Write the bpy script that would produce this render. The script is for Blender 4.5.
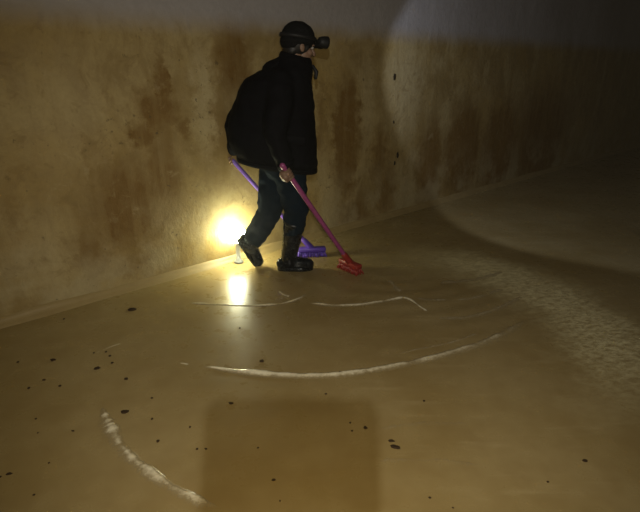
import bpy, bmesh, math, random
import numpy as np
from mathutils import Vector, Matrix, noise

sc = bpy.context.scene
for o in list(bpy.data.objects):
    bpy.data.objects.remove(o)
C = sc.collection
R = math.radians

# ------------------------------------------------------------------ camera
CAM_H, FPX, PITCH = 1.42, 480.0, math.atan(189 / 480)
cam_d = bpy.data.cameras.new('camera')
cam_d.sensor_width = 36.0
cam_d.lens = 36.0 * FPX / 640.0
cam_d.clip_start = 0.02
cam = bpy.data.objects.new('camera', cam_d)
C.objects.link(cam)
cam.location = (0, 0, CAM_H)
cam.rotation_euler = (math.pi / 2 - PITCH, 0, 0)
sc.camera = cam

# ------------------------------------------------------------------ world, exposure
w = bpy.data.worlds.new('tank_dark'); sc.world = w
w.use_nodes = True
w.node_tree.nodes['Background'].inputs[0].default_value = (0.0, 0.0, 0.0, 1)
air = w.node_tree.nodes.new('ShaderNodeVolumeScatter')             # thin haze, added to spread a glow around the lamps
air.inputs['Density'].default_value = 0.005; air.inputs['Anisotropy'].default_value = 0.88
w.node_tree.links.new(air.outputs[0], w.node_tree.nodes['World Output'].inputs['Volume'])
vs = sc.view_settings
vs.view_transform = 'Standard'; vs.look = 'None'; vs.exposure = 0.08; vs.gamma = 1.0
vs.use_curve_mapping = False

# ------------------------------------------------------------------ lights carried by the people
def spot(name, loc, direction, power, color, angle, blend, radius):
    l = bpy.data.lights.new(name, 'SPOT')
    l.energy = power; l.color = color; l.spot_size = R(angle); l.spot_blend = blend
    l.shadow_soft_size = radius
    o = bpy.data.objects.new(name, l); C.objects.link(o)
    o.location = loc
    o.rotation_euler = Vector(direction).to_track_quat('-Z', 'Y').to_euler()
    return o
# LED torch of the telephone that takes the picture
spot('telephone_torch', (0.035, 0.015, CAM_H + 0.012), (0.0, 0.95, -0.38), 104, (1.0, 0.82, 0.50), 118, 0.9, 0.006)
# headlamp of the photographer, just above and behind the telephone
spot('photographer_headlamp', (0.0, -0.42, 1.78), (0.06, 0.92, -0.44), 92, (0.84, 0.91, 1.0), 88, 0.8, 0.007)
# headlamp of the worker: a wide cone along the wall
HL = Vector((0.035, 3.335, 1.565))
HDIR = Vector((0.8823, 0.4621, -0.0891))
spot('worker_headlamp', HL + HDIR * 0.03, HDIR, 52, (0.74, 0.82, 1.0), 83, 0.14, 0.02)

# ------------------------------------------------------------------ helpers
cP, sP = math.cos(PITCH), math.sin(PITCH)
def ray(px, py):
    u, v = (px - 320) / FPX, (256 - py) / FPX
    return Vector((u, cP + v * sP, -sP + v * cP))
def at(px, py, Y):
    r = ray(px, py)
    return Vector((0, 0, CAM_H)) + r * (Y / r.y)
def ground(px, py, z=0.0):
    r = ray(px, py)
    return Vector((0, 0, CAM_H)) + r * ((z - CAM_H) / r.z)

def mat(name, color, rough=0.6, spec=0.5, metallic=0.0, sheen=0.0):
    m = bpy.data.materials.new(name); m.use_nodes = True
    b = m.node_tree.nodes['Principled BSDF']
    b.inputs['Base Color'].default_value = (*color, 1)
    b.inputs['Roughness'].default_value = rough
    b.inputs['Specular IOR Level'].default_value = spec
    b.inputs['Metallic'].default_value = metallic
    b.inputs['Sheen Weight'].default_value = sheen
    return m
class NT:
    """small node-tree writer"""
    def __init__(s, m):
        s.t = m.node_tree; s.n = s.t.nodes; s.b = s.n['Principled BSDF']
    def link(s, a, b): s.t.links.new(a, b)
    def put(s, inp, v):
        if hasattr(v, 'is_linked'): s.link(v, inp)
        else: inp.default_value = v
    def math(s, op, a, b=0.0, clamp=False):
        n = s.n.new('ShaderNodeMath'); n.operation = op; n.use_clamp = clamp
        s.put(n.inputs[0], a); s.put(n.inputs[1], b); return n.outputs[0]
    def pos(s):
        return s.n.new('ShaderNodeTexCoord').outputs['Object']
    def sep(s, v):
        n = s.n.new('ShaderNodeSeparateXYZ'); s.link(v, n.inputs[0]); return n.outputs
    def mapping(s, v, scale=(1, 1, 1), rot=(0, 0, 0), loc=(0, 0, 0)):
        n = s.n.new('ShaderNodeMapping'); s.link(v, n.inputs[0])
        n.inputs['Scale'].default_value = scale; n.inputs['Rotation'].default_value = rot; n.inputs['Location'].default_value = loc
        return n.outputs[0]
    def noise(s, v, scale, detail=4.0, rough=0.55, dist=0.0):
        n = s.n.new('ShaderNodeTexNoise'); s.link(v, n.inputs['Vector'])
        n.inputs['Scale'].default_value = scale; n.inputs['Detail'].default_value = detail
        n.inputs['Roughness'].default_value = rough; n.inputs['Distortion'].default_value = dist
        return n.outputs['Fac']
    def smooth(s, v, a, b, lo=0.0, hi=1.0):
        n = s.n.new('ShaderNodeMapRange'); n.interpolation_type = 'SMOOTHSTEP'
        s.put(n.inputs[0], v); n.inputs[1].default_value = a; n.inputs[2].default_value = b
        n.inputs[3].default_value = lo; n.inputs[4].default_value = hi
        return n.outputs[0]
    def mix(s, f, a, b):
        n = s.n.new('ShaderNodeMix'); n.data_type = 'RGBA'
        s.put(n.inputs[0], f)
        for i, v in ((6, a), (7, b)):
            if isinstance(v, tuple): n.inputs[i].default_value = (*v, 1)
            else: s.link(v, n.inputs[i])
        return n.outputs[2]
    def bump(s, h, strength=0.3, dist=0.01, prev=None):
        n = s.n.new('ShaderNodeBump'); s.link(h, n.inputs['Height'])
        n.inputs['Strength'].default_value = strength; n.inputs['Distance'].default_value = dist
        if prev: s.link(prev, n.inputs['Normal'])
        return n.outputs[0]

def link_mesh(name, verts, faces, m=None, parent=None, smooth=True):
    me = bpy.data.meshes.new(name); me.from_pydata([tuple(v) for v in verts], [], faces); me.update()
    return link_me(name, me, m, parent, smooth)
def link_me(name, me, m=None, parent=None, smooth=True):
    if m and not me.materials: me.materials.append(m)
    if smooth:
        me.polygons.foreach_set('use_smooth', [True] * len(me.polygons))
    o = bpy.data.objects.new(name, me); C.objects.link(o)
    if parent is not None:
        o.parent = parent
        o.matrix_parent_inverse = parent.matrix_world.inverted()
    return o
def empty(name, loc):
    o = bpy.data.objects.new(name, None); C.objects.link(o)
    o.location = loc; o.matrix_world = Matrix.Translation(Vector(loc)); o.empty_display_size = 0.1
    return o
def tag(o, label, cat, group=None, kind=None):
    o['label'] = label; o['category'] = cat
    if group: o['group'] = group
    if kind: o['kind'] = kind
    return o
def structure(o, label, cat='structure'):
    o['kind'] = 'structure'; o['label'] = label; o['category'] = cat
    return o

class MB:
    """collects tubes, lofts, ellipsoids and boxes into one mesh"""
    def __init__(s): s.v = []; s.f = []
    def rings(s, rings, cap=True):
        b = len(s.v); n = len(rings[0])
        for r in rings: s.v += [Vector(p) for p in r]
        for i in range(len(rings) - 1):
            for k in range(n):
                s.f.append((b + i * n + k, b + i * n + (k + 1) % n, b + (i + 1) * n + (k + 1) % n, b + (i + 1) * n + k))
        if cap:
            s.f.append(tuple(b + k for k in reversed(range(n))))
            e = b + (len(rings) - 1) * n
            s.f.append(tuple(e + k for k in range(n)))
        return s
    def tube(s, pts, rad, n=14, round_ends=True):
        pts = [Vector(p) for p in pts]
        rad = list(rad) if isinstance(rad, (list, tuple)) else [rad] * len(pts)
        P, Q = [], []
        if round_ends:
            d = (pts[0] - pts[1]).normalized()
            for a in (75, 50, 25): P.append(pts[0] + d * rad[0] * math.sin(R(a))); Q.append(rad[0] * math.cos(R(a)))
        P += pts; Q += rad
        if round_ends:
            d = (pts[-1] - pts[-2]).normalized()
            for a in (25, 50, 75): P.append(pts[-1] + d * rad[-1] * math.sin(R(a))); Q.append(rad[-1] * math.cos(R(a)))
        rings = []; ref = None
        for i, p in enumerate(P):
            t = (P[min(i + 1, len(P) - 1)] - P[max(i - 1, 0)]).normalized()
            if ref is None: ref = t.orthogonal().normalized()
            ref = (ref - t * ref.dot(t)).normalized()
            bi = t.cross(ref)
            rings.append([p + (ref * math.cos(2 * math.pi * k / n) + bi * math.sin(2 * math.pi * k / n)) * Q[i] for k in range(n)])
        return s.rings(rings)
    def ellipsoid(s, c, r, rot=None, n=20, m=12):
        c = Vector(c); rings = []
        for i in range(1, m):
            a = math.pi * i / m
            ring = []
            for k in range(n):
                t = 2 * math.pi * k / n
                p = Vector((r[0] * math.sin(a) * math.cos(t), r[1] * math.sin(a) * math.sin(t), -r[2] * math.cos(a)))
                ring.append(c + (rot @ p if rot else p))
            rings.append(ring)
        return s.rings(rings)
    def box(s, c, size, rot=None):
        c = Vector(c); b = len(s.v)
        for x in (-.5, .5):
            for y in (-.5, .5):
                for z in (-.5, .5):
                    p = Vector((x * size[0], y * size[1], z * size[2])); s.v.append(c + (rot @ p if rot else p))
        for q in ((0, 1, 3, 2), (4, 6, 7, 5), (0, 4, 5, 1), (2, 3, 7, 6), (0, 2, 6, 4), (1, 5, 7, 3)): s.f.append(tuple(b + i for i in q))
        return s
    def build(s, name, m, parent=None, smooth=True, bevel=0.0):
        o = link_mesh(name, s.v, s.f, m, parent, smooth)
        if bevel:
            bm = bmesh.new(); bm.from_mesh(o.data)
            bmesh.ops.bevel(bm, geom=bm.edges[:], offset=bevel, segments=2, affect='EDGES', profile=0.5)
            bm.to_mesh(o.data); bm.free()
            if smooth: o.data.polygons.foreach_set('use_smooth', [True] * len(o.data.polygons))
        return o
    def fused(s, name, m, parent=None, voxel=0.008, smooth_it=6, deform=None):
        """one continuous surface: voxel union of everything collected"""
        me = bpy.data.meshes.new(name + '_tmp'); me.from_pydata([tuple(v) for v in s.v], [], s.f); me.update()
        t = bpy.data.objects.new('tmp', me); C.objects.link(t)
        md = t.modifiers.new('r', 'REMESH'); md.mode = 'VOXEL'; md.voxel_size = voxel
        if smooth_it:
            sm = t.modifiers.new('s', 'SMOOTH'); sm.factor = 0.5; sm.iterations = smooth_it
        dg = bpy.context.evaluated_depsgraph_get(); dg.update()
        out = bpy.data.meshes.new_from_object(t.evaluated_get(dg))
        bpy.data.objects.remove(t); bpy.data.meshes.remove(me)
        out.name = name
        if deform:
            nrm = [v.normal.copy() for v in out.vertices]
            for v, nn in zip(out.vertices, nrm): v.co = deform(v.co.copy(), nn)
            out.update()
        out.materials.clear()
        return link_me(name, out, m, parent)

# ------------------------------------------------------------------ the tank: wall, floor, ceiling
WA = Vector((-1.89, 2.49, 0)); WD = Vector((0.75903, 0.65105, 0)); WN = Vector((0.65105, -0.75903, 0))  # wall foot, direction, inward normal
WROT = math.atan2(WD.y, WD.x)
WT = 0.2
def wallpt(px, py):
    r = ray(px, py); o = Vector((0, 0, CAM_H))
    t = (WA - o).dot(WN) / r.dot(WN); p = o + r * t
    return (p - WA).dot(WD), p.z
L0, L1, HT = -3.6, 11.0, 3.0

def wall_material():
    m = mat('stained_render', (0.4, 0.3, 0.12), 0.75, 0.25)
    g = NT(m); p = g.pos(); xyz = g.sep(p)
    X, Z = xyz[0], xyz[2]
    n_big = g.noise(p, 1.3, 5, 0.6)
    n_mid = g.noise(g.mapping(p, (4.6, 4.6, 2.2)), 1.0, 6, 0.66, 0.5)
    n_fine = g.noise(p, 22, 5, 0.65)
    n_streak = g.noise(g.mapping(p, (16, 16, 0.8)), 1.0, 4, 0.6)
    # warped coordinates so the stains get ragged outlines
    wx = g.math('ADD', X, g.math('MULTIPLY', g.math('SUBTRACT', g.noise(p, 6.5, 6, 0.72), 0.5), 0.42))
    wz = g.math('ADD', Z, g.math('MULTIPLY', g.math('SUBTRACT', g.noise(g.mapping(p, (1, 1, 1), loc=(7, 3, 2)), 4.0, 5, 0.65), 0.5), 0.42))
    def blob(cx, cz, rx, rz, amp, soft=0.45):
        dx = g.math('DIVIDE', g.math('SUBTRACT', wx, cx), rx); dz = g.math('DIVIDE', g.math('SUBTRACT', wz, cz), rz)
        d = g.math('SQRT', g.math('ADD', g.math('MULTIPLY', dx, dx), g.math('MULTIPLY', dz, dz)))
        return g.smooth(d, 1.0 + soft * 0.55, 1.0 - soft * 1.2, 0.0, amp)
    acc = None
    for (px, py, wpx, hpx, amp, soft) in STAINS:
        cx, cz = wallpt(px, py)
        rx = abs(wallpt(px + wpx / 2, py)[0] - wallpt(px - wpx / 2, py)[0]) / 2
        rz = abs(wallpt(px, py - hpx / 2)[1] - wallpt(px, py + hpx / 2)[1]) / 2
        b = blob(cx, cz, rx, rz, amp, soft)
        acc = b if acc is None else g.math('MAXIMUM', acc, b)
    light = None
    for (px, py, wpx, hpx, amp, soft) in PALE:
        cx, cz = wallpt(px, py)
        rx = abs(wallpt(px + wpx / 2, py)[0] - wallpt(px - wpx / 2, py)[0]) / 2
        rz = abs(wallpt(px, py - hpx / 2)[1] - wallpt(px, py + hpx / 2)[1]) / 2
        b = blob(cx, cz, rx, rz, amp, soft)
        light = b if light is None else g.math('MAXIMUM', light, b)
    base = g.mix(g.smooth(n_mid, 0.38, 0.66), (0.235, 0.165, 0.062), (0.34, 0.262, 0.120))
    base = g.mix(g.smooth(n_big, 0.42, 0.66, 0, 0.7), base, (0.31, 0.215, 0.070))
    base = g.mix(light, base, (0.40, 0.325, 0.175))
    base = g.mix(g.smooth(n_streak, 0.52, 0.76, 0, 0.25), base, (0.22, 0.145, 0.045))
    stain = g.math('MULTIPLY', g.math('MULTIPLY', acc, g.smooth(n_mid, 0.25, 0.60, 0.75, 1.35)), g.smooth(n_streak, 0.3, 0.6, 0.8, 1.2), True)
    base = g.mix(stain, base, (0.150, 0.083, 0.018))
    blot = g.noise(p, 8.5, 6, 0.72, 0.6)
    base = g.mix(g.smooth(blot, 0.50, 0.68, 0, 0.45), base, (0.17, 0.108, 0.034))
    base = g.mix(g.smooth(blot, 0.44, 0.28, 0, 0.35), base, (0.40, 0.33, 0.185))
    # the lower half metre: grey lime bloom and mud specks
    foot = g.math('MULTIPLY', g.smooth(Z, 0.75, 0.05), g.smooth(g.noise(p, 3.2, 5, 0.6), 0.42, 0.62, 0, 0.65))
    base = g.mix(foot, base, (0.36, 0.30, 0.17))
    speck = g.math('MULTIPLY', g.smooth(g.noise(p, 26, 4, 0.65), 0.60, 0.70, 0, 0.8), g.smooth(g.noise(p, 2.6, 3), 0.46, 0.60))
    base = g.mix(speck, base, (0.07, 0.05, 0.025))
    base = g.mix(g.smooth(n_fine, 0.35, 0.75, 0.0, 0.30), base, (0.20, 0.14, 0.06))
    # clean concrete above the old water line
    zl = g.math('ADD', Z, g.math('MULTIPLY', g.math('SUBTRACT', n_mid, 0.5), 0.10))
    clean = g.smooth(zl, 1.59, 1.78)
    grey = g.mix(n_fine, (0.26, 0.24, 0.235), (0.36, 0.335, 0.33))
    base = g.mix(clean, base, grey)
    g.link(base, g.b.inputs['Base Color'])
    h = g.math('ADD', g.math('MULTIPLY', n_fine, 0.5), g.math('MULTIPLY', n_mid, 1.0))
    g.link(g.bump(h, 0.35, 0.02), g.b.inputs['Normal'])
    g.link(g.smooth(n_mid, 0.3, 0.7, 0.55, 0.85), g.b.inputs['Roughness'])
    return m
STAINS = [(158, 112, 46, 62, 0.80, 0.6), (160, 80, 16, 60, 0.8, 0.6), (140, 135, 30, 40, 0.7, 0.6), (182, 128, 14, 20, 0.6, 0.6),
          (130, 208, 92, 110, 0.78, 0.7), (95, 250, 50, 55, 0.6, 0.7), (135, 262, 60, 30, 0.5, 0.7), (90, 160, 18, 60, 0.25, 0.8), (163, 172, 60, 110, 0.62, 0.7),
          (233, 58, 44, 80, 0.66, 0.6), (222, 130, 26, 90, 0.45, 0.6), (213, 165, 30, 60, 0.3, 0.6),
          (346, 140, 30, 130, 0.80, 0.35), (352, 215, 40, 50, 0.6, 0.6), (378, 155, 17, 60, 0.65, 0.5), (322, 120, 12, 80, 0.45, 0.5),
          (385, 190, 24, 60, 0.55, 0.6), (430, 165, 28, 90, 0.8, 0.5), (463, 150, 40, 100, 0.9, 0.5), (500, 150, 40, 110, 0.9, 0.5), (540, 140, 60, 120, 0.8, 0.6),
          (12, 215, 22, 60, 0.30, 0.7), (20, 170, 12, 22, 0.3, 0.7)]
PALE = [(60, 110, 100, 150, 0.35, 0.8), (40, 250, 90, 90, 0.45, 0.8), (205, 110, 26, 150, 0.75, 0.6), (160, 158, 16, 40, 0.4, 0.7), (160, 262, 40, 20, 0.5, 0.7),
        (325, 190, 22, 90, 0.35, 0.6), (405, 90, 40, 120, 0.75, 0.7), (366, 100, 18, 120, 0.4, 0.6), (410, 175, 12, 60, 0.5, 0.6), (230, 200, 60, 60, 0.6, 0.8)]
M_WALL = wall_material()

def wall_slab(name, x0, x1, loc, rot, label):
    nx, nz = max(2, int((x1 - x0) / 0.06)), 50
    V, F = [], []
    for j in range(nz + 1):
        for i in range(nx + 1):
            x = x0 + (x1 - x0) * i / nx; z = -0.05 + (HT + 0.05) * j / nz
            y = 0.012 * (noise.noise(Vector((x * 1.1, z * 1.4, 3.1))) - 0.25) * min(1, max(0, z * 4 + .2)) + 0.003 * noise.noise(Vector((x * 7, z * 7, 9)))
            V.append((x, y, z))
    for j in range(nz):
        for i in range(nx):
            a = j * (nx + 1) + i; F.append((a, a + 1, a + nx + 2, a + nx + 1))
    b = len(V)                                             # outer skin and rim, so the wall has its thickness
    V += [(x0, WT, -0.05), (x1, WT, -0.05), (x1, WT, HT), (x0, WT, HT)]
    F.append((b + 1, b, b + 3, b + 2))
    bot = list(range(nx + 1)); top = [nz * (nx + 1) + i for i in range(nx + 1)]
    lef = [j * (nx + 1) for j in range(nz + 1)]; rig = [j * (nx + 1) + nx for j in range(nz + 1)]
    F.append(tuple(bot[::-1] + [b, b + 1])); F.append(tuple(top + [b + 2, b + 3]))
    F.append(tuple(lef + [b + 3, b])); F.append(tuple(rig[::-1] + [b + 1, b + 2]))
    o = link_mesh(name, V, F, M_WALL)
    o.location = loc; o.rotation_euler = (0, 0, rot)
    return structure(o, label, 'wall')
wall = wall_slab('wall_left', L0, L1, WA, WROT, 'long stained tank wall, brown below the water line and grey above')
E1 = WA + WD * L1
wall_slab('wall_far', 0, 8.5, E1, WROT - math.pi / 2, 'dark end wall of the tank beyond the lit floor')
E0 = WA + WD * L0 + WN * 8.5
wall_slab('wall_right', 0, L1 - L0, E1 + WN * 8.5, WROT + math.pi, 'unlit long tank wall on the other side')
wall_slab('wall_back', 0, 8.5, E0, WROT + math.pi / 2, 'tank wall behind the photographer')

M_CONC = mat('grey_concrete', (0.2, 0.19, 0.18), 0.85, 0.2)
g = NT(M_CONC); nn = g.noise(g.pos(), 6, 5)
g.link(g.mix(nn, (0.15, 0.145, 0.14), (0.26, 0.25, 0.24)), g.b.inputs['Base Color'])
g.link(g.bump(nn, 0.3, 0.01), g.b.inputs['Normal'])
def wl(x, d, z): return WA + WD * x + WN * d + Vector((0, 0, z))
ce = MB()
cV = [wl(L0 - WT, -WT, HT), wl(L1 + WT, -WT, HT), wl(L1 + WT, 8.5 + WT, HT), wl(L0 - WT, 8.5 + WT, HT)]
ce.v = cV + [v + Vector((0, 0, 0.2)) for v in cV]
ce.f = [(0, 1, 2, 3), (7, 6, 5, 4), (0, 4, 5, 1), (1, 5, 6, 2), (2, 6, 7, 3), (3, 7, 4, 0)]
structure(ce.build('ceiling', M_CONC, smooth=False), 'bare concrete ceiling slab over the tank', 'ceiling')

# wet floor: concrete under a thin sheet of muddy water, with low swells swept up by the brooms
cp3 = [ground(*q) for q in ((480, 268), (585, 318), (640, 395))]    # three points of the crescent of swept silt
def circle3(a, b, c):
    d = 2 * (a.x * (b.y - c.y) + b.x * (c.y - a.y) + c.x * (a.y - b.y))
    ux = ((a.x**2 + a.y**2) * (b.y - c.y) + (b.x**2 + b.y**2) * (c.y - a.y) + (c.x**2 + c.y**2) * (a.y - b.y)) / d
    uy = ((a.x**2 + a.y**2) * (c.x - b.x) + (b.x**2 + b.y**2) * (a.x - c.x) + (c.x**2 + c.y**2) * (b.x - a.x)) / d
    return ux, uy, math.hypot(a.x - ux, a.y - uy)
CRES = circle3(*cp3)
def floor_material():
    m = mat('muddy_wet_floor', (0.3, 0.22, 0.09), 0.22, 0.5)
    g = NT(m); p = g.pos(); X, Y, Z = g.sep(p)
    n1 = g.noise(p, 1.6, 4, 0.55); n2 = g.noise(p, 9, 5, 0.6); n3 = g.noise(p, 60, 3, 0.6)
    base = g.mix(g.smooth(n1, 0.35, 0.65), (0.25, 0.178, 0.068), (0.30, 0.225, 0.100))
    base = g.mix(g.smooth(n2, 0.35, 0.75, 0, 0.35), base, (0.20, 0.13, 0.045))
    # swept silt on the right, coarse and pale
    ang = R(-38)
    along = g.mapping(p, (3.4, 6.5, 1), rot=(0, 0, ang))
    sx = g.math('SUBTRACT', X, CRES[0]); sy = g.math('SUBTRACT', Y, CRES[1])
    rad = g.math('SQRT', g.math('ADD', g.math('MULTIPLY', sx, sx), g.math('MULTIPLY', sy, sy)))
    rad = g.math('ADD', rad, g.math('MULTIPLY', g.math('SUBTRACT', g.noise(p, 3.5, 5, 0.65), 0.5), 0.5))
    cres = g.smooth(g.math('ABSOLUTE', g.math('SUBTRACT', rad, CRES[2])), 0.42, 0.05)
    silt_n = g.noise(along, 5.5, 8, 0.80, 0.4)
    reg = g.math('MULTIPLY', g.math('MULTIPLY', cres, g.smooth(Y, 1.55, 2.35)), g.smooth(X, 0.55, 1.25))
    silt = g.math('MULTIPLY', g.math('MULTIPLY', reg, g.smooth(Y, 4.4, 3.4, 0.4, 1.0)), g.smooth(silt_n, 0.36, 0.62, 0.15, 0.95))
    base = g.mix(silt, base, (0.66, 0.58, 0.33))
    # thin dry-swept streaks between brush and camera
    st = g.noise(g.mapping(p, (1.3, 14, 1), rot=(0, 0, R(12))), 1.6, 5, 0.6, 0.5)
    base = g.mix(g.math('MULTIPLY', g.smooth(st, 0.55, 0.72, 0, 0.4), g.smooth(X, -0.3, 0.5)), base, (0.36, 0.28, 0.14))
    g.link(base, g.b.inputs['Base Color'])
    rr = g.math('ADD', g.smooth(n2, 0.3, 0.7, 0.24, 0.40), g.math('MULTIPLY', silt, 0.3))
    g.link(rr, g.b.inputs['Roughness'])
    h = g.math('ADD', g.math('MULTIPLY', n2, 0.6), g.math('MULTIPLY', silt, g.noise(p, 40, 4, 0.6)))
    h = g.math('ADD', h, g.math('MULTIPLY', n3, 0.06))
    g.link(g.bump(h, 0.22, 0.012), g.b.inputs['Normal'])
    return m
M_FLOOR = floor_material()
def axis(lo, d0, d1, hi, fine, coarse):
    return np.concatenate([np.arange(lo, d0, coarse), np.arange(d0, d1, fine), np.arange(d1, hi + coarse * .5, coarse)])
xs = axis(-6.5, -2.4, 2.9, 14.0, 0.016, 0.35); ys = axis(-6.0, 1.0, 4.6, 13.0, 0.016, 0.35)
XX, YY = np.meshgrid(xs, ys)
sw = ground(395, 292)
dist = np.hypot((XX - sw.x) * 0.8, YY - sw.y - 0.4)
amp = np.exp(-((XX - 0.9) / 0.9) ** 2) * np.exp(-((YY - 2.9) / 0.6) ** 2)
ZZ = 0.0016 * amp * np.sin(dist * 42 + 2.0 * np.sin(XX * 3 + YY * 2)) + 0.0012 * np.sin(XX * 5.1 + 1.3 * np.sin(YY * 3)) * np.sin(YY * 6.3 + 0.7)
ZZ = np.where((XX > -2.4) & (XX < 2.9) & (YY > 1) & (YY < 4.6), ZZ, 0.0)
nx, ny = len(xs), len(ys)
V = np.stack([XX, YY, ZZ], -1).reshape(-1, 3)
ii = (np.arange(ny - 1)[:, None] * nx + np.arange(nx - 1)[None, :]).reshape(-1)
F = np.stack([ii, ii + 1, ii + nx + 1, ii + nx], -1)
me = bpy.data.meshes.new('floor'); me.from_pydata(V.tolist(), [], F.tolist()); me.update()
structure(link_me('floor', me, M_FLOOR), 'brown tank floor under a thin sheet of muddy water', 'floor')

# mortar cove where wall meets floor
M_COVE = mat('cove_mortar', (0.3, 0.22, 0.1), 0.55, 0.4)
g = NT(M_COVE); nn = g.noise(g.pos(), 9, 5, 0.6)
g.link(g.mix(nn, (0.20, 0.135, 0.05), (0.31, 0.23, 0.10)), g.b.inputs['Base Color'])
g.link(g.bump(nn, 0.3, 0.01), g.b.inputs['Normal'])
rings = []
for i in range(int((L1 - L0) / 0.08) + 1):
    x = L0 + i * 0.08; k = 1 + 0.25 * noise.noise(Vector((x * 2.3, 1, 4)))
    prof = [(-0.03, -0.02), (-0.03, 0.05 * k), (0.0, 0.05 * k), (0.012, 0.03 * k), (0.028, 0.012), (0.050 * k, 0.004), (0.060 * k, -0.02)]
    rings.append([wl(x, d, z) for d, z in prof])
structure(MB().rings(rings).build('baseboard_left', M_COVE), 'low mortar cove along the foot of the stained wall', 'cove')

# small holes in the render: raised dabs, their shade put into near-black colour
M_HOLE_SHADE = mat('hole_shade', (0.018, 0.013, 0.008), 0.9, 0.1)
for (px, py, a, b) in ((394, 77, 0.014, 0.034), (397, 155, 0.013, 0.030), (394, 163, 0.010, 0.022), (393, 122, 0.008, 0.016)):
    x, z = wallpt(px, py)
    V = [Vector((x, -0.012, z))]; rng = random.Random(px * py)
    F = []
    n = 10
    for ring, (rr, dy) in enumerate(((0.45, -0.013), (0.9, -0.012), (1.15, 0.012))):
        for k in range(n):
            t = 2 * math.pi * k / n; q = rr * (1 + rng.uniform(-.2, .2))
            V.append(Vector((x + a * q * math.cos(t), dy, z + b * q * math.sin(t))))
    for k in range(n): F.append((0, 1 + k, 1 + (k + 1) % n))
    for r_ in (0, 1):
        for k in range(n):
            F.append((1 + r_ * n + k, 1 + (r_ + 1) * n + k, 1 + (r_ + 1) * n + (k + 1) % n, 1 + r_ * n + (k + 1) % n))
    o = link_mesh('hole_shade_dab', V, F, M_HOLE_SHADE)
    o.parent = wall

# ------------------------------------------------------------------ the worker
Y0 = 3.32
YN, YF = 3.20, 3.44                       # near (right) and far (left) side of the hips
FOOT_N = ground(287, 270); FOOT_F = ground(243, 263)
person = empty('person', (ground(285, 270).x, 3.33, 0))
tag(person, 'person in black padded jacket and rubber boots, walking stooped and sweeping with brooms', 'person')

M_SKIN = mat('skin', (0.26, 0.15, 0.095), 0.55, 0.4)
g = NT(M_SKIN); g.link(g.mix(g.noise(g.pos(), 30, 3), (0.15, 0.085, 0.055), (0.21, 0.125, 0.08)), g.b.inputs['Base Color'])
def cloth(name, c0, c1, scale, rough, bump, sheen=0.0):
    m = mat(name, c0, rough, 0.04, 0.0, sheen); g = NT(m); n = g.noise(g.pos(), scale, 5, 0.6)
    f = g.noise(g.pos(), 220, 2)
    g.link(g.mix(n, c0, c1), g.b.inputs['Base Color'])
    g.link(g.bump(g.math('ADD', n, g.math('MULTIPLY', f, 0.15)), bump, 0.012), g.b.inputs['Normal'])
    return m
M_JACKET = cloth('black_padded_cloth', (0.002, 0.002, 0.003), (0.005, 0.005, 0.007), 9, 0.75, 0.5)
M_TROUSER = cloth('dark_blue_cloth', (0.003, 0.007, 0.013), (0.006, 0.013, 0.023), 12, 1.0, 0.35)
M_BOOT = mat('black_rubber', (0.005, 0.006, 0.009), 0.22, 0.4)
g = NT(M_BOOT); n_ = g.noise(g.pos(), 18, 4); g.link(g.smooth(n_, .3, .7, .16, .36), g.b.inputs['Roughness'])
g.link(g.mix(g.smooth(g.noise(g.pos(), 14, 5), .55, .7, 0, .25), (0.004, 0.005, 0.008), (0.015, 0.012, 0.008)), g.b.inputs['Base Color'])
M_CAP = cloth('black_knit', (0.005, 0.005, 0.006), (0.010, 0.010, 0.011), 30, 0.8, 0.6)
M_PLASTIC = mat('black_plastic', (0.006, 0.006, 0.007), 0.6, 0.3)

# joints, placed in space
HEADC = at(299, 46, Y0)
NECK = at(294, 66, Y0)
SH_N, SH_F = at(283, 84, 3.13), at(276, 84, 3.50)
EL_N, WR_N = at(275, 133, 3.04), at(286, 166, 3.05)
EL_F, WR_F = at(235, 122, 3.56), at(233, 147, 3.57)
HIP_N, HIP_F = at(289, 168, 3.24), at(276, 166, 3.42)
KN_N, AN_N = at(296, 212, 3.26), at(289, 256, 3.315)
KN_F, AN_F = at(269, 214, 3.40), at(250, 245, 3.36)
PELV = at(283, 160, Y0)
FB = Vector((AN_F.x - 0.064, AN_F.y, 0.172))

yaw = Matrix.Rotation(R(24), 3, 'Z') @ Matrix.Rotation(R(8), 3, 'Y')
def headp(x, y, z): return HEADC + yaw @ Vector((x, y, z))

def grip(mb, c, axis, back, r, toward):
    """a hand closed round a stick: palm, four unequal bent fingers and a thumb"""
    a = axis.normalized(); b = (back - a * back.dot(a)).normalized(); t = a.cross(b)
    lens = (200, 225, 215, 180); rads = (0.0088, 0.0092, 0.0088, 0.0076)
    for i in range(4):
        off = a * (0.0285 - 0.0195 * i); pts = []; rr = []
        for k in range(7):
            th = R(-20 + lens[i] * k / 6 + (-8 if k == 0 else 0)); q = r + rads[i] * 0.9 + (0.006 if k in (0, 2) else 0)
            pts.append(c + off + (b * math.cos(th) + t * math.sin(th)) * q); rr.append(rads[i] * (1 - 0.22 * k / 6))
        mb.tube(pts, rr, 10)
    pr = Matrix((t, a, b)).transposed()
    mb.ellipsoid(c + b * (r + 0.014) - t * 0.012, (0.034, 0.042, 0.013), pr)
    tp = []
    for k in range(5):
        th = R(-40 - 150 * k / 4); q = r + 0.011
        tp.append(c + a * (0.012 + 0.042 * min(1, k / 2)) + (b * math.cos(th) + t * math.sin(th)) * q)
    mb.tube(tp, [0.0125, 0.0115, 0.0105, 0.0098, 0.0085], 10)
    mb.tube([c + b * (r + 0.014), toward], [0.026, 0.027], 12)

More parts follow.
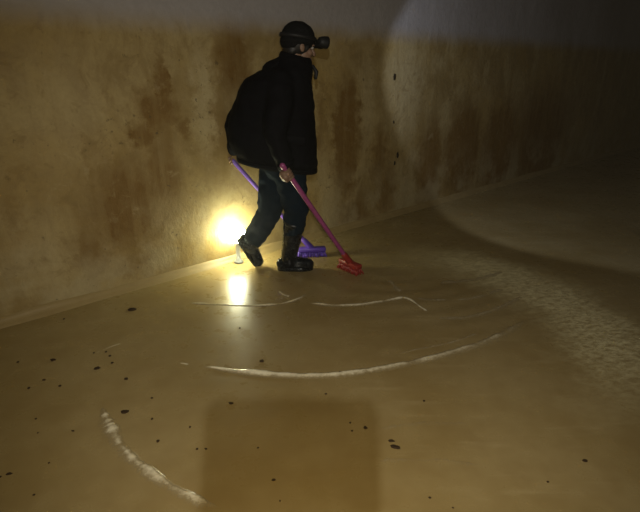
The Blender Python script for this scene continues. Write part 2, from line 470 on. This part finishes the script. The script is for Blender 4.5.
# brooms are laid out first so that the hands close on their handles
PK_T, PK_B = at(283, 166, 3.00), ground(346, 266, 0.10)
PU_T, PU_B = at(227, 154, 3.56), ground(303, 256, 0.075)
pk_dir = (PK_B - PK_T).normalized(); pu_dir = (PU_B - PU_T).normalized()
HN = PK_T + pk_dir * 0.062; HF = PU_T + pu_dir * 0.045

b = MB()
# torso, pelvis, neck
spine = [PELV, at(279, 135, Y0), at(281, 110, Y0), at(283, 88, Y0), NECK]
b.rings([[c + Vector((rx * math.cos(2 * math.pi * k / 20), ry * math.sin(2 * math.pi * k / 20), 0)) for k in range(20)]
         for c, rx, ry in zip([spine[0] - Vector((0, 0, .08))] + spine[:4] + [at(288, 74, Y0)], (0.09, .12, .11, .125, .12, .07), (0.12, .165, .145, .165, .185, .09))])
b.tube([at(287, 80, Y0), NECK, headp(-0.02, 0, -0.05)], [0.062, 0.058, 0.056], 16)
# head
b.ellipsoid(headp(-0.008, 0, 0.030), (0.098, 0.077, 0.093), yaw)          # skull
b.ellipsoid(headp(0.030, 0, -0.045), (0.060, 0.058, 0.070), yaw)          # face
b.ellipsoid(headp(0.062, 0, -0.100), (0.026, 0.026, 0.020), yaw)          # chin
b.tube([headp(0.088, 0, 0.004), headp(0.101, 0, -0.020), headp(0.110, 0, -0.034)], [0.009, 0.012, 0.013], 10)   # nose
for s in (-1, 1):
    b.ellipsoid(headp(0.104, s * 0.012, -0.038), (0.010, 0.008, 0.007), yaw, 10, 6)
    b.ellipsoid(headp(0.078, s * 0.030, 0.016), (0.018, 0.022, 0.008), yaw, 12, 8)   # brow
    b.ellipsoid(headp(0.060, s * 0.040, -0.030), (0.022, 0.018, 0.020), yaw, 12, 8)  # cheek
    b.ellipsoid(headp(-0.008, s * 0.077, -0.010), (0.017, 0.008, 0.030), yaw @ Matrix.Rotation(R(-12), 3, 'Y'), 12, 8)  # ear
b.ellipsoid(headp(0.089, 0, -0.066), (0.012, 0.021, 0.006), yaw, 12, 6)   # lips
b.ellipsoid(headp(0.086, 0, -0.076), (0.012, 0.019, 0.006), yaw, 12, 6)
# arms and legs
for sh, el, wr in ((SH_N, EL_N, WR_N), (SH_F, EL_F, WR_F)):
    b.tube([sh.lerp(el, .15), sh.lerp(el, .5), el, el.lerp(wr, .4), wr], [.058, .050, .041, .040, .029], 14)
for hp, kn, an in ((HIP_N, KN_N, AN_N), (HIP_F, KN_F, AN_F)):
    b.tube([hp, hp.lerp(kn, .5), kn, kn.lerp(an, .35), an], [.085, .074, .054, .056, .038], 14)
b.tube([AN_N, AN_N + Vector((0.01, 0, -0.045)), Vector((FOOT_N.x + .10, FOOT_N.y, .05))], [.038, .034, .024], 12)
b.tube([AN_F, FB + Vector((.068, .003, -.018)), FB + Vector((.104, .008, -.090))], [.036, .032, .022], 12)
grip(b, HN, -pk_dir, Vector((-0.75, -0.8, 0.0)), 0.0165, WR_N)
grip(b, HF, -pu_dir, Vector((-0.5, 1, 0.1)), 0.0150, WR_F)
body = b.fused('body', M_SKIN, person, 0.0040, 1)
body['label'] = 'weathered face and bare hands'
M_EYE = mat('eye_white', (0.30, 0.27, 0.24), 0.4); M_IRIS = mat('dark_iris', (0.02, 0.012, 0.008), 0.15)
for s in (-1, 1):
    e = MB().ellipsoid(headp(0.079, s * 0.030, -0.001), (0.011, 0.012, 0.010), yaw, 14, 10).build('eye', M_EYE, person)
    MB().ellipsoid(headp(0.088, s * 0.030, -0.001), (0.0035, 0.005, 0.005), yaw, 10, 8).build('iris', M_IRIS, e)
hair = MB()
hair.ellipsoid(headp(-0.018, 0, 0.012), (0.096, 0.082, 0.085), yaw)
hair.ellipsoid(headp(-0.055, 0, -0.035), (0.045, 0.066, 0.040), yaw)
for s in (-1, 1): hair.ellipsoid(headp(0.028, s * 0.066, -0.004), (0.013, 0.009, 0.026), yaw, 12, 8)
hair.fused('hair', mat('black_hair', (0.006, 0.005, 0.005), 0.55), person, 0.006, 4)

# jacket: padded body, two sleeves, turned-up collar
def fold(scale, a, sx=1.0):
    def f(co, n):
        v = noise.noise(Vector((co.x * 7 * sx, co.y * 7, co.z * 13)) * scale) + 0.5 * noise.noise(Vector((co.x * 17, co.y * 17, co.z * 24)) * scale)
        return co + n * v * a
    return f
prof = [  # left px, right px, row, half width
    (239, 316, 163, .205), (235, 318, 157, .225), (229, 317, 147, .232), (228, 316, 132, .232), (230, 315, 116, .230),
    (235, 314, 102, .228), (239, 313, 90, .226), (246, 312, 80, .215), (259, 312, 71, .175), (274, 312, 64, .115), (280, 311, 57, .092)]
jr = []
for i, (l, r_, y, hw) in enumerate(prof):
    A, B = at(l, y, Y0), at(r_, y, Y0); c = (A + B) / 2; rx = (B.x - A.x) / 2
    tilt = -0.16 if y > 150 else -0.16 * max(0, (y - 110) / 40)
    ring = []
    for k in range(32):
        t = 2 * math.pi * k / 32; ct, st = math.cos(t), math.sin(t)
        q = 0.86
        x = rx * math.copysign(abs(ct) ** q, ct); yy = hw * math.copysign(abs(st) ** q, st)
        ring.append(c + Vector((x, yy, tilt * x)))
    jr.append(ring)
j = MB(); j.rings(jr)
j.tube([SH_N + Vector((-.01, .03, .0)), SH_N.lerp(EL_N, .5), EL_N, EL_N.lerp(WR_N, .5), WR_N + (WR_N - EL_N).normalized() * -.01], [.088, .083, .078, .068, .056], 18)
j.tube([SH_F + Vector((0, -.03, .0)), SH_F.lerp(EL_F, .5), EL_F, EL_F.lerp(WR_F, .5), WR_F + Vector((0.0, 0, -.005))], [.09, .086, .080, .070, .058], 18)
jacket = j.fused('jacket', M_JACKET, person, 0.011, 6, fold(1.0, 0.010))
jacket['label'] = 'black padded hip-length jacket'
def band(name, rr, m, parent, h):
    rings = []
    c0 = sum(rr, Vector()) / len(rr)
    for dz, k in ((-h / 2, 1.0), (-h / 2, 1.035), (h / 2, 1.035), (h / 2, 1.0)):
        rings.append([c0 + (p - c0) * k + Vector((0, 0, dz)) for p in rr])
    return MB().rings(rings, cap=False).build(name, m, parent)
band('hem_band', [p for p in jr[0]], M_JACKET, jacket, 0.035)
# collar
cr = []
cc = at(294, 64, Y0)
for (dx, dz, rx, ry) in ((-.012, -.055, .118, .125), (-.004, 0.0, .100, .098), (.006, .050, .092, .086), (.006, .056, .084, .078), (-.002, .0, .080, .080)):
    cr.append([cc + Vector((dx + rx * math.cos(2 * math.pi * k / 28), ry * math.sin(2 * math.pi * k / 28), dz - 0.25 * rx * math.cos(2 * math.pi * k / 28))) for k in range(28)])
MB().rings(cr, cap=False).build('collar', M_JACKET, jacket)
MB().tube([at(313, 66, 3.30), at(316.5, 72, 3.29), at(316, 78, 3.29)], [.009, .013, .009], 10).build('collar_tab', M_PLASTIC, jacket)
# hood folded on the back
hd = MB()
hd.ellipsoid(at(272, 70, Y0), (0.075, 0.135, 0.055), Matrix.Rotation(R(-48), 3, 'Y'), 24, 14)
hd.ellipsoid(at(279, 63, Y0), (0.045, 0.105, 0.035), Matrix.Rotation(R(-48), 3, 'Y'), 24, 14)
hd.fused('hood', M_JACKET, jacket, 0.010, 6, fold(1.6, 0.006))
# pocket flap and cuffs
MB().box(at(296, 140, Y0 - .236), (0.12, 0.012, 0.05), Matrix.Rotation(R(10), 3, 'Y')).build('pocket_flap', M_JACKET, jacket, bevel=0.004)
for el, wr in ((EL_N, WR_N), (EL_F, WR_F)):
    d = (wr - el).normalized()
    MB().tube([wr - d * .025, wr + d * .012], [.060, .053], 18, round_ends=False).build('cuff', M_JACKET, jacket)

# trousers: one pair, seat and two legs, tucked into the boots
t = MB()
t.ellipsoid(at(283, 163, Y0), (0.145, 0.185, 0.13))
t.tube([HIP_N + Vector((0, 0, .02)), HIP_N.lerp(KN_N, .45), KN_N, KN_N.lerp(AN_N, .28), KN_N.lerp(AN_N, .42)], [.118, .104, .086, .078, .072], 18)
t.tube([HIP_F + Vector((0, 0, .02)), HIP_F.lerp(KN_F, .45), KN_F, KN_F.lerp(AN_F, .4), KN_F.lerp(AN_F, .75)], [.118, .106, .092, .088, .080], 18)
tr = t.fused('trousers', M_TROUSER, person, 0.010, 5, fold(1.5, 0.010))
tr['label'] = 'dark blue work trousers'

# rubber boots
def boot(kn, an, frac, foot, toe_dir, pitch, length=0.27):
    m = MB()
    top = kn.lerp(an, frac); d = toe_dir.normalized(); up = Vector((0, 0, 1)); side = d.cross(up)
    rot = Matrix((d, -side, up)).transposed() @ Matrix.Rotation(R(pitch), 3, 'Y')
    dd = rot @ Vector((1, 0, 0)); uu = rot @ Vector((0, 0, 1))
    m.tube([top, top.lerp(an, .5), an], [.076, .068, .060], 18)
    m.tube([an, foot + uu * .062 + dd * .02], [.060, .060], 18)
    m.tube([foot + uu * .052 - dd * .035, foot + uu * .055 + dd * .05, foot + uu * .046 + dd * .11, foot + uu * .042 + dd * .165], [.046, .053, .049, .042], 18)
    bt = m.fused('boot', M_BOOT, person, 0.008, 5, fold(1.2, 0.003))
    rings = []
    for z, k in ((0.0, 1.0), (0.022, 1.0), (0.026, .96)):
        ring = []
        for i in range(28):
            a = 2 * math.pi * i / 28; x = 0.055 + (length / 2) * math.cos(a); wv = (0.052 if math.cos(a) > 0 else 0.043) * k
            ring.append(foot + rot @ Vector((0.055 + (x - 0.055) * k + 0.008, wv * math.copysign(abs(math.sin(a)) ** .8, math.sin(a)), z)))
        rings.append(ring)
    MB().rings(rings).build('sole', M_BOOT, bt)
    c = top; ax = (an - top).normalized()
    MB().tube([c - ax * .012, c + ax * .014], [.080, .079], 20, round_ends=False).build('top_rim', M_BOOT, bt)
    return bt
boot(KN_N, AN_N, .22, Vector((FOOT_N.x, FOOT_N.y, 0.004)), Vector((1, 0.05, 0)), 0)
toe = ground(249, 264)
boot(KN_F, AN_F, .45, Vector((FB.x, FB.y, FB.z)), Vector((1, 0.1, 0)), 60, 0.26)

# knitted cap, and the headlamp strapped over it
cp = MB()
cp.ellipsoid(headp(-0.012, 0, 0.048), (0.110, 0.092, 0.096), yaw)
cp.ellipsoid(headp(-0.055, 0, 0.010), (0.066, 0.082, 0.055), yaw)
cap = cp.fused('cap', M_CAP, person, 0.007, 4, fold(2.5, 0.003))
br = MB()
brr = []
for dz, k in ((-.014, .97), (-.014, 1.05), (.016, 1.06), (.016, .97)):
    brr.append([headp(-0.012 + 0.106 * k * math.cos(2 * math.pi * i / 32), 0.090 * k * math.sin(2 * math.pi * i / 32), 0.026 + dz + 0.10 * 0.106 * math.cos(2 * math.pi * i / 32)) for i in range(32)])
br.rings(brr, cap=False); br.build('rolled_edge', M_CAP, cap)
pk = MB()
for sgn, z in ((1, .016), (-1, .010)):
    pass
pk.ellipsoid(headp(0.108, 0, 0.018), (0.060, 0.062, 0.010), yaw @ Matrix.Rotation(R(6), 3, 'Y'), 24, 10)
pk.build('peak', M_CAP, cap)
lamp_root = MB().tube([headp(0.085, 0, 0.046), headp(0.110, 0, 0.038)], [.024, .021], 18).build('headlamp', M_PLASTIC, person)
lamp_root['label'] = 'black headlamp worn over the cap'
a0 = HL - HDIR * 0.062; 
MB().tube([headp(0.115, 0, 0.036), a0 + HDIR * .02], [.013, .013], 14).build('hinge', M_PLASTIC, lamp_root)
def axis_rings(prof, c, d, n=24):
    d = d.normalized(); u = d.orthogonal().normalized(); v = d.cross(u)
    return [[c + d * s + (u * math.cos(2 * math.pi * k / n) + v * math.sin(2 * math.pi * k / n)) * r_ for k in range(n)] for s, r_ in prof]
MB().rings(axis_rings([(-.050, .018), (-.045, .027), (-.022, .034), (.0, .037), (.012, .037), (.012, .033), (-.004, .029)], HL, HDIR)).build('lamp_housing', M_PLASTIC, lamp_root)
M_LENS = mat('headlamp_lens', (0.9, 0.95, 1.0), 0.1)
bsdf = M_LENS.node_tree.nodes['Principled BSDF']; bsdf.inputs['Emission Color'].default_value = (.85, .9, 1, 1); bsdf.inputs['Emission Strength'].default_value = 6
MB().rings(axis_rings([(-.003, .029), (.002, .029)], HL, HDIR)).build('lens', M_LENS, lamp_root)
st = []
for dz, k in ((-.011, 1.07), (-.011, 1.09), (.011, 1.08), (.011, 1.06)):
    st.append([headp(-0.012 + 0.110 * k * math.cos(2 * math.pi * i / 32), 0.092 * k * math.sin(2 * math.pi * i / 32), 0.050 + dz) for i in range(32)])
MB().rings(st, cap=False).build('head_strap', M_PLASTIC, lamp_root)

# ------------------------------------------------------------------ brooms
def tinted(name, c, rough=0.4):
    m = mat(name, c, rough, 0.5); g = NT(m)
    n_ = g.noise(g.pos(), 25, 4)
    g.link(g.mix(g.smooth(n_, .5, .8, 0, .5), c, tuple(x * .6 for x in c)), g.b.inputs['Base Color']); return m
def broom(name, top, bottom, r_, hd_center, hd_dir, hd_len, mh, mhead, mbr, label):
    root = empty(name, (hd_center.x, hd_center.y, 0)); tag(root, label, 'broom', 'brooms the worker sweeps with')
    d = (bottom - top).normalized()
    h = MB().tube([top, top.lerp(bottom, .5), bottom], r_, 16).build('handle', mh, root)
    MB().tube([top - d * .004, top + d * .012], r_ * 1.15, 16).build('end_cap', mh, h)
    u = hd_dir.normalized(); n_ = u.cross(Vector((0, 0, 1))).normalized()
    rot = Matrix((u, -n_, Vector((0, 0, 1)))).transposed()
    hb = MB().box(hd_center, (hd_len, 0.062, 0.034), rot).build('brush_head', mhead, root, bevel=0.009)
    MB().tube([bottom - d * .05, hd_center + Vector((0, 0, .004))], [r_ * 1.35, r_ * 1.7], 16).build('socket', mhead, hb)
    rng = random.Random(7); bm = MB()
    zt = hd_center.z - 0.014
    nx_, ny_ = int(hd_len / 0.0135), 4
    for i in range(nx_):
        for k in range(ny_):
            x = (i + .5) / nx_ - .5; yv = (k + .5) / ny_ - .5
            p = hd_center + rot @ Vector((x * hd_len * .95, yv * .05, 0)); p.z = zt
            q = hd_center + rot @ Vector((x * hd_len * 1.12 + rng.uniform(-.006, .006), yv * .085 + rng.uniform(-.006, .006), 0)); q.z = 0.003
            bm.tube([p, q], [.005, .0062], 6, round_ends=False)
    bm.build('bristles', mbr, root)
    return root
M_PINK = tinted('pink_handle', (0.25, 0.045, 0.15)); M_RED = tinted('red_plastic', (0.22, 0.018, 0.014))
M_PURP = tinted('violet_handle', (0.15, 0.07, 0.42)); M_VIO = tinted('violet_plastic', (0.075, 0.035, 0.32))
hp_ = ground(350, 271); hp_.z = 0.062
broom('scrub_broom', PK_T, hp_ + (PK_T - hp_).normalized() * .05, 0.0165, hp_, ground(364, 278) - ground(338, 266), 0.20, M_PINK, M_RED, M_RED,
      'scrub broom with pink handle and red brush head, in front of the worker')
hq = ground(312, 256); hq.z = 0.060
broom('scrub_broom', PU_T, hq + (PU_T - hq).normalized() * .05 , 0.015, hq, Vector((1, 0.12, 0)), 0.22, M_PURP, M_VIO, M_VIO,
      'scrub broom with violet handle and violet brush head, passing behind the legs')

# ------------------------------------------------------------------ work lamp on the floor
LC = at(237, 235, 3.47)
lroot = empty('work_lamp', (LC.x, LC.y, 0)); tag(lroot, 'glaring white work lamp standing on the floor by the wall', 'lamp')
M_GREY = mat('lamp_casing', (0.30, 0.30, 0.28), 0.5)
UP = Vector((0, 0, 1)); LB = Vector((LC.x, LC.y, 0.001))
MB().rings(axis_rings([(0, .036), (.008, .038), (.016, .034), (.024, .020), (LC.z - .075, .018), (LC.z - .064, .034), (LC.z - .050, .038)], LB, UP, 28)).build('base', M_GREY, lroot)
M_GLOW = mat('lamp_diffuser', (1, 1, 1), 0.3)
bb = M_GLOW.node_tree.nodes['Principled BSDF']; bb.inputs['Emission Color'].default_value = (0.98, 1.0, 0.66, 1); bb.inputs['Emission Strength'].default_value = 105
gr = 0.068
MB().rings(axis_rings([(gr * math.sin(R(t_)), gr * math.cos(R(t_))) for t_ in (-48, -30, -12, 6, 24, 42, 58, 70)], LC, UP, 32)).build('globe', M_GLOW, lroot)
cpz = gr * math.sin(R(70))
MB().tube([LC + Vector((.012 * math.cos(R(t_)), 0, cpz + .010 * math.sin(R(t_)))) for t_ in range(0, 181, 20)], .0028, 8).build('hanging_loop', M_GREY, lroot)

# ------------------------------------------------------------------ muddy ripples pushed up by the brooms, crest highlights painted into the pale colour
def foam_glint_mat():
    m = mat('foamy_water_glint', (0.5, 0.42, 0.25), 0.16, 0.6); g = NT(m); p = g.pos()
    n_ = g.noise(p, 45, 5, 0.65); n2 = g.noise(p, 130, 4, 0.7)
    at_ = g.n.new('ShaderNodeAttribute'); at_.attribute_name = 'foam_glint'          # foam thickness together with the painted crest highlight
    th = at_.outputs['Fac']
    g.link(g.mix(g.smooth(g.math('ADD', th, g.math('MULTIPLY', g.math('SUBTRACT', n_, .5), .8)), .45, 1.15), (0.40, 0.32, 0.175), (0.78, 0.71, 0.52)), g.b.inputs['Base Color'])  # palest tone stands for lamp light glinting on the wet crest
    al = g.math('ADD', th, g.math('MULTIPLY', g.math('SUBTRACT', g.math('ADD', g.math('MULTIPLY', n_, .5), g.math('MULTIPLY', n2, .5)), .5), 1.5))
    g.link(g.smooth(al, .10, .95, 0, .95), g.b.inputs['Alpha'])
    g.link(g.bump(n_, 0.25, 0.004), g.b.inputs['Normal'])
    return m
M_FOAM_GLINT = foam_glint_mat()
def ripple(path, wpx, height, label, seed, cat='ripple', parent=None, name='water_ripple', rough=0.16, thick=1.0, combs=0.0):
    pts = [ground(x, y) for x, y in path]
    # resample
    P = []
    for i in range(len(pts) - 1):
        p0, p1, p2, p3 = pts[max(i - 1, 0)], pts[i], pts[i + 1], pts[min(i + 2, len(pts) - 1)]
        n_ = max(2, int((p2 - p1).length / 0.012))
        for k in range(n_):
            u = k / n_
            P.append(0.5 * ((2 * p1) + (p2 - p0) * u + (2 * p0 - 5 * p1 + 4 * p2 - p3) * u * u + (3 * p1 - p0 - 3 * p2 + p3) * u ** 3))
    P.append(pts[-1])
    V, F, A = [], [], []; m = 9; N = len(P)
    for i, p in enumerate(P):
        t = (P[min(i + 1, N - 1)] - P[max(i - 1, 0)]).normalized(); s = Vector((-t.y, t.x, 0))
        u = i / (N - 1)
        wpx_u = wpx(u) if callable(wpx) else wpx * min(1, 8 * u + .1) * min(1, 8 * (1 - u) + .1)
        k1 = noise.noise(Vector((i * .11, seed, 0))); k2 = noise.noise(Vector((i * .5, seed, 5)))
        wd = wpx_u * 0.0045 * (1 + rough * k1 + rough * .4 * k2) * (p.length / 2.6)
        hh = height * min(1.0, wpx_u / 6 + .15) * (1 + .4 * k1 + .15 * k2)
        p = p + s * (0.006 * k1)
        for q in range(m):
            c = q / (m - 1) * 2 - 1
            z = hh * max(0.0, 1 - abs((c - .35) / (.65 if c > .35 else 1.35)) ** 1.5) * (1 + 0.10 * noise.noise(Vector((i * .35, q * .9, seed)))) - 0.0025
            e = 1 + .18 * noise.noise(Vector((i * .7, q * 3.1, seed + 9)))
            V.append(p + s * (c * wd * e) + Vector((0, 0, z)))
            ends = min(1, 14 * u + .4) * min(1, (8 * (1 - u)) + .15)
            bands = 1 + combs * 0.30 * math.sin(i * 1.7 + 9 * k1) * (1 - u)
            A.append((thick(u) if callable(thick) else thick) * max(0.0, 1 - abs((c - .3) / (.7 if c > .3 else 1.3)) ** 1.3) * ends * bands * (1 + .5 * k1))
    for i in range(N - 1):
        for q in range(m - 1):
            a = i * m + q; F.append((a, a + m, a + m + 1, a + 1))
    o = link_mesh(name, V, F, M_FOAM_GLINT, parent)
    at_ = o.data.attributes.new('foam_glint', 'FLOAT', 'POINT'); at_.data.foreach_set('value', A)
    if parent is None: tag(o, label, cat, 'foamy ripples on the wet floor')
    return o
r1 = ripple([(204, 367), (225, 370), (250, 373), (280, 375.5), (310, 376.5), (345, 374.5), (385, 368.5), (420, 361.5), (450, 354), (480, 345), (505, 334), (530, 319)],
       10, 0.011, 'long bright ripple curving across the middle of the floor', 1, thick=lambda u: 1.15 - 0.55 * min(1, max(0, (u - .15) / .75)))  # pale start carries the crest highlight in its colour
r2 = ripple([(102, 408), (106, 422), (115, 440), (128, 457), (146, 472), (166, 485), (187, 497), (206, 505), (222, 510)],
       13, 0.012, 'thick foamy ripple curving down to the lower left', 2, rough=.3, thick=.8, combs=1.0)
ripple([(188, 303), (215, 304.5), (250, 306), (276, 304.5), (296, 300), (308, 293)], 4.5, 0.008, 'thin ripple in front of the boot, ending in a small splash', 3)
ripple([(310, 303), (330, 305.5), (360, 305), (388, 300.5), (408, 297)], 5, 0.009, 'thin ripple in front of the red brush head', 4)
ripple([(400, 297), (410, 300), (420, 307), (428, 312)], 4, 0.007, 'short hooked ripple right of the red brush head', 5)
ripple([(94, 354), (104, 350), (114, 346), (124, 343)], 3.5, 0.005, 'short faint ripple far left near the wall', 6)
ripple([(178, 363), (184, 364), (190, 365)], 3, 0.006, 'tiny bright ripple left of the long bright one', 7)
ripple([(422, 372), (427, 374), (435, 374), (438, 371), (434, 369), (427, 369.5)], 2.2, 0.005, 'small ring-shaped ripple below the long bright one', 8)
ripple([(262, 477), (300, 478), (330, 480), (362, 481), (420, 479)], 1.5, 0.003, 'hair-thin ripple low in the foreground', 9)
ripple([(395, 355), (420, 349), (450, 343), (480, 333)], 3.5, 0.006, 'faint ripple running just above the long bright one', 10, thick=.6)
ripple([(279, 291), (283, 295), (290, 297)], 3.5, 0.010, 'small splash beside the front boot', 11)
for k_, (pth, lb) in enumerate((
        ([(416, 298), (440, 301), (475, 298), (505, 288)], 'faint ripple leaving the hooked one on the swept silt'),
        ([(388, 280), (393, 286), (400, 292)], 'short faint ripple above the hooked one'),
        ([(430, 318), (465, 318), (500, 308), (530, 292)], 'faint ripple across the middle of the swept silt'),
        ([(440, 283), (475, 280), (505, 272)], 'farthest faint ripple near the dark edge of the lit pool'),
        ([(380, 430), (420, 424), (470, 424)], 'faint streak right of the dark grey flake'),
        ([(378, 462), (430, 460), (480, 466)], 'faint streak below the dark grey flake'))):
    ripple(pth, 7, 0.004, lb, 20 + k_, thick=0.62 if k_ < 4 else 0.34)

# ------------------------------------------------------------------ loose grit and flakes on the floor
M_GRIT = mat('dark_grit', (0.02, 0.014, 0.009), 0.9, 0.1)
g = NT(M_GRIT); g.link(g.mix(g.noise(g.pos(), 60, 3), (0.018, 0.011, 0.006), (0.05, 0.03, 0.015)), g.b.inputs['Base Color'])
def flake(px, py, wpx, hpx, ang, label, group, seed, name='debris_flake', cat='debris'):
    c = ground(px, py); rng = random.Random(seed)
    a = abs(ground(px + wpx / 2, py).x - ground(px - wpx / 2, py).x) / 2
    bq = abs(ground(px, py - hpx / 2).y - ground(px, py + hpx / 2).y) / 2
    n = 9; hh = min(a, bq) * .3 + .0015
    V = []; F = []
    for z, k in ((-.002, 1.0), (hh * .5, .95), (hh, .55)):
        for i in range(n):
            t = 2 * math.pi * i / n; q = k * (1 + rng.uniform(-.28, .28))
            V.append(Vector((a * q * math.cos(t), bq * q * math.sin(t), z)))
    for r_ in range(2):
        for i in range(n): F.append((r_ * n + i, r_ * n + (i + 1) % n, (r_ + 1) * n + (i + 1) % n, (r_ + 1) * n + i))
    F.append(tuple(range(2 * n, 3 * n))); F.append(tuple(reversed(range(n))))
    o = link_mesh(name, V, F, M_GRIT, None, False)
    o.location = (c.x, c.y, 0.001); o.rotation_euler = (0, 0, R(ang))
    tag(o, label, cat, group)
    return o
BIG = [(132.5, 309.5, 11, 3.4, 4, 'elongated dark flake near the foot of the stained wall'),
       (97, 368.5, 8, 4, 10, 'dark flake left of the floor ripples, among tiny specks'),
       (125, 412, 10, 4.5, 6, 'largest dark flake left, beside the top of the thick foamy ripple'),
       (395, 447, 11, 6, -28, 'dark grey flake right of the rectangular shadow'),
       (391.5, 441, 7, 3.5, -10, 'small flake touching the dark grey one at right'),
       (9, 474, 7, 3.5, 12, 'dark flake at the lower left edge'),
       (53, 360, 6, 3, 0, 'small flake alone on the floor left of the ripples'),
       (126, 379, 5, 3, 20, 'small flake midway between two larger left ones'),
       (231, 403.5, 6, 3, 0, 'small flake below the bright start of the long ripple'),
       (262, 361, 5, 3, 0, 'small flake just above the long bright ripple'),
       (365.5, 428, 5, 4, 0, 'round grit near the upper right corner of the rectangular shadow'),
       (273.5, 480, 5, 3, 0, 'round grit on the hair-thin foreground ripple'),
       (585, 461, 6, 4, -15, 'brown grit in the lower right corner'),
       (158, 441, 4, 3, 0, 'small grit right of the thick foamy ripple')]
for i, (px, py, a, b_, an, lb) in enumerate(BIG): flake(px, py, a * .85, b_ * .75, an, lb, 'larger dark flakes on the floor', 100 + i)
SMALL = [(94, 353), (110, 356), (112, 363), (106, 352), (152, 398), (152, 419), (197, 449), (206, 449), (49, 463), (34, 495), (38, 433), (36, 419), (73, 431), (350, 423),
         (352, 431), (280, 501), (258, 448), (430, 498), (453, 508), (548, 482), (64, 319), (29, 388), (44, 380), (18, 362), (326, 394), (190, 427), (0.5, 477), (340, 372), (424, 401), (60, 386), (240, 328)]
for i, (px, py) in enumerate(SMALL):
    flake(px, py, 1.9 + (i * 7 % 5) * .3, 1.2 + (i * 3 % 4) * .2, i * 37 % 60 - 30, 'tiny dark speck of grit on the wet floor', 'tiny grit specks on the wet floor', 300 + i, 'grit_speck', 'grit')

# ------------------------------------------------------------------ the telephone that takes the picture (its outline shades the foreground)
F_ = Vector((0, cP, -sP)); U_ = Vector((0, sP, cP)); S_ = Vector((1, 0, 0))
pc = Vector((0, 0, CAM_H)) - F_ * 0.012 - U_ * 0.0260 - S_ * 0.024
rings = []
for dz, k in ((-.004, .985), (-.003, 1.0), (.003, 1.0), (.004, .985)):
    ring = []
    for i in range(40):
        tt = 2 * math.pi * i / 40; c_, s_ = math.cos(tt), math.sin(tt)
        hw, hh, rr = .0735, .0500, .013
        x = (hw - rr) * (1 if c_ > 0 else -1) + rr * c_ * 1.0; y = (hh - rr) * (1 if s_ > 0 else -1) + rr * s_
        ring.append(pc + (S_ * x + U_ * y) * k + F_ * dz)
    rings.append(ring)
ph = empty('smartphone', pc); tag(ph, 'black smartphone taking the picture, held sideways at chest height', 'telephone')
bod = MB().rings(rings).build('case', M_PLASTIC, ph, smooth=False)
MB().rings(axis_rings([(.0035, .006), (.006, .006)], pc + S_ * .024 + U_ * .0260 + S_ * -0.018, F_, 20)).build('lens_ring', M_PLASTIC, ph)
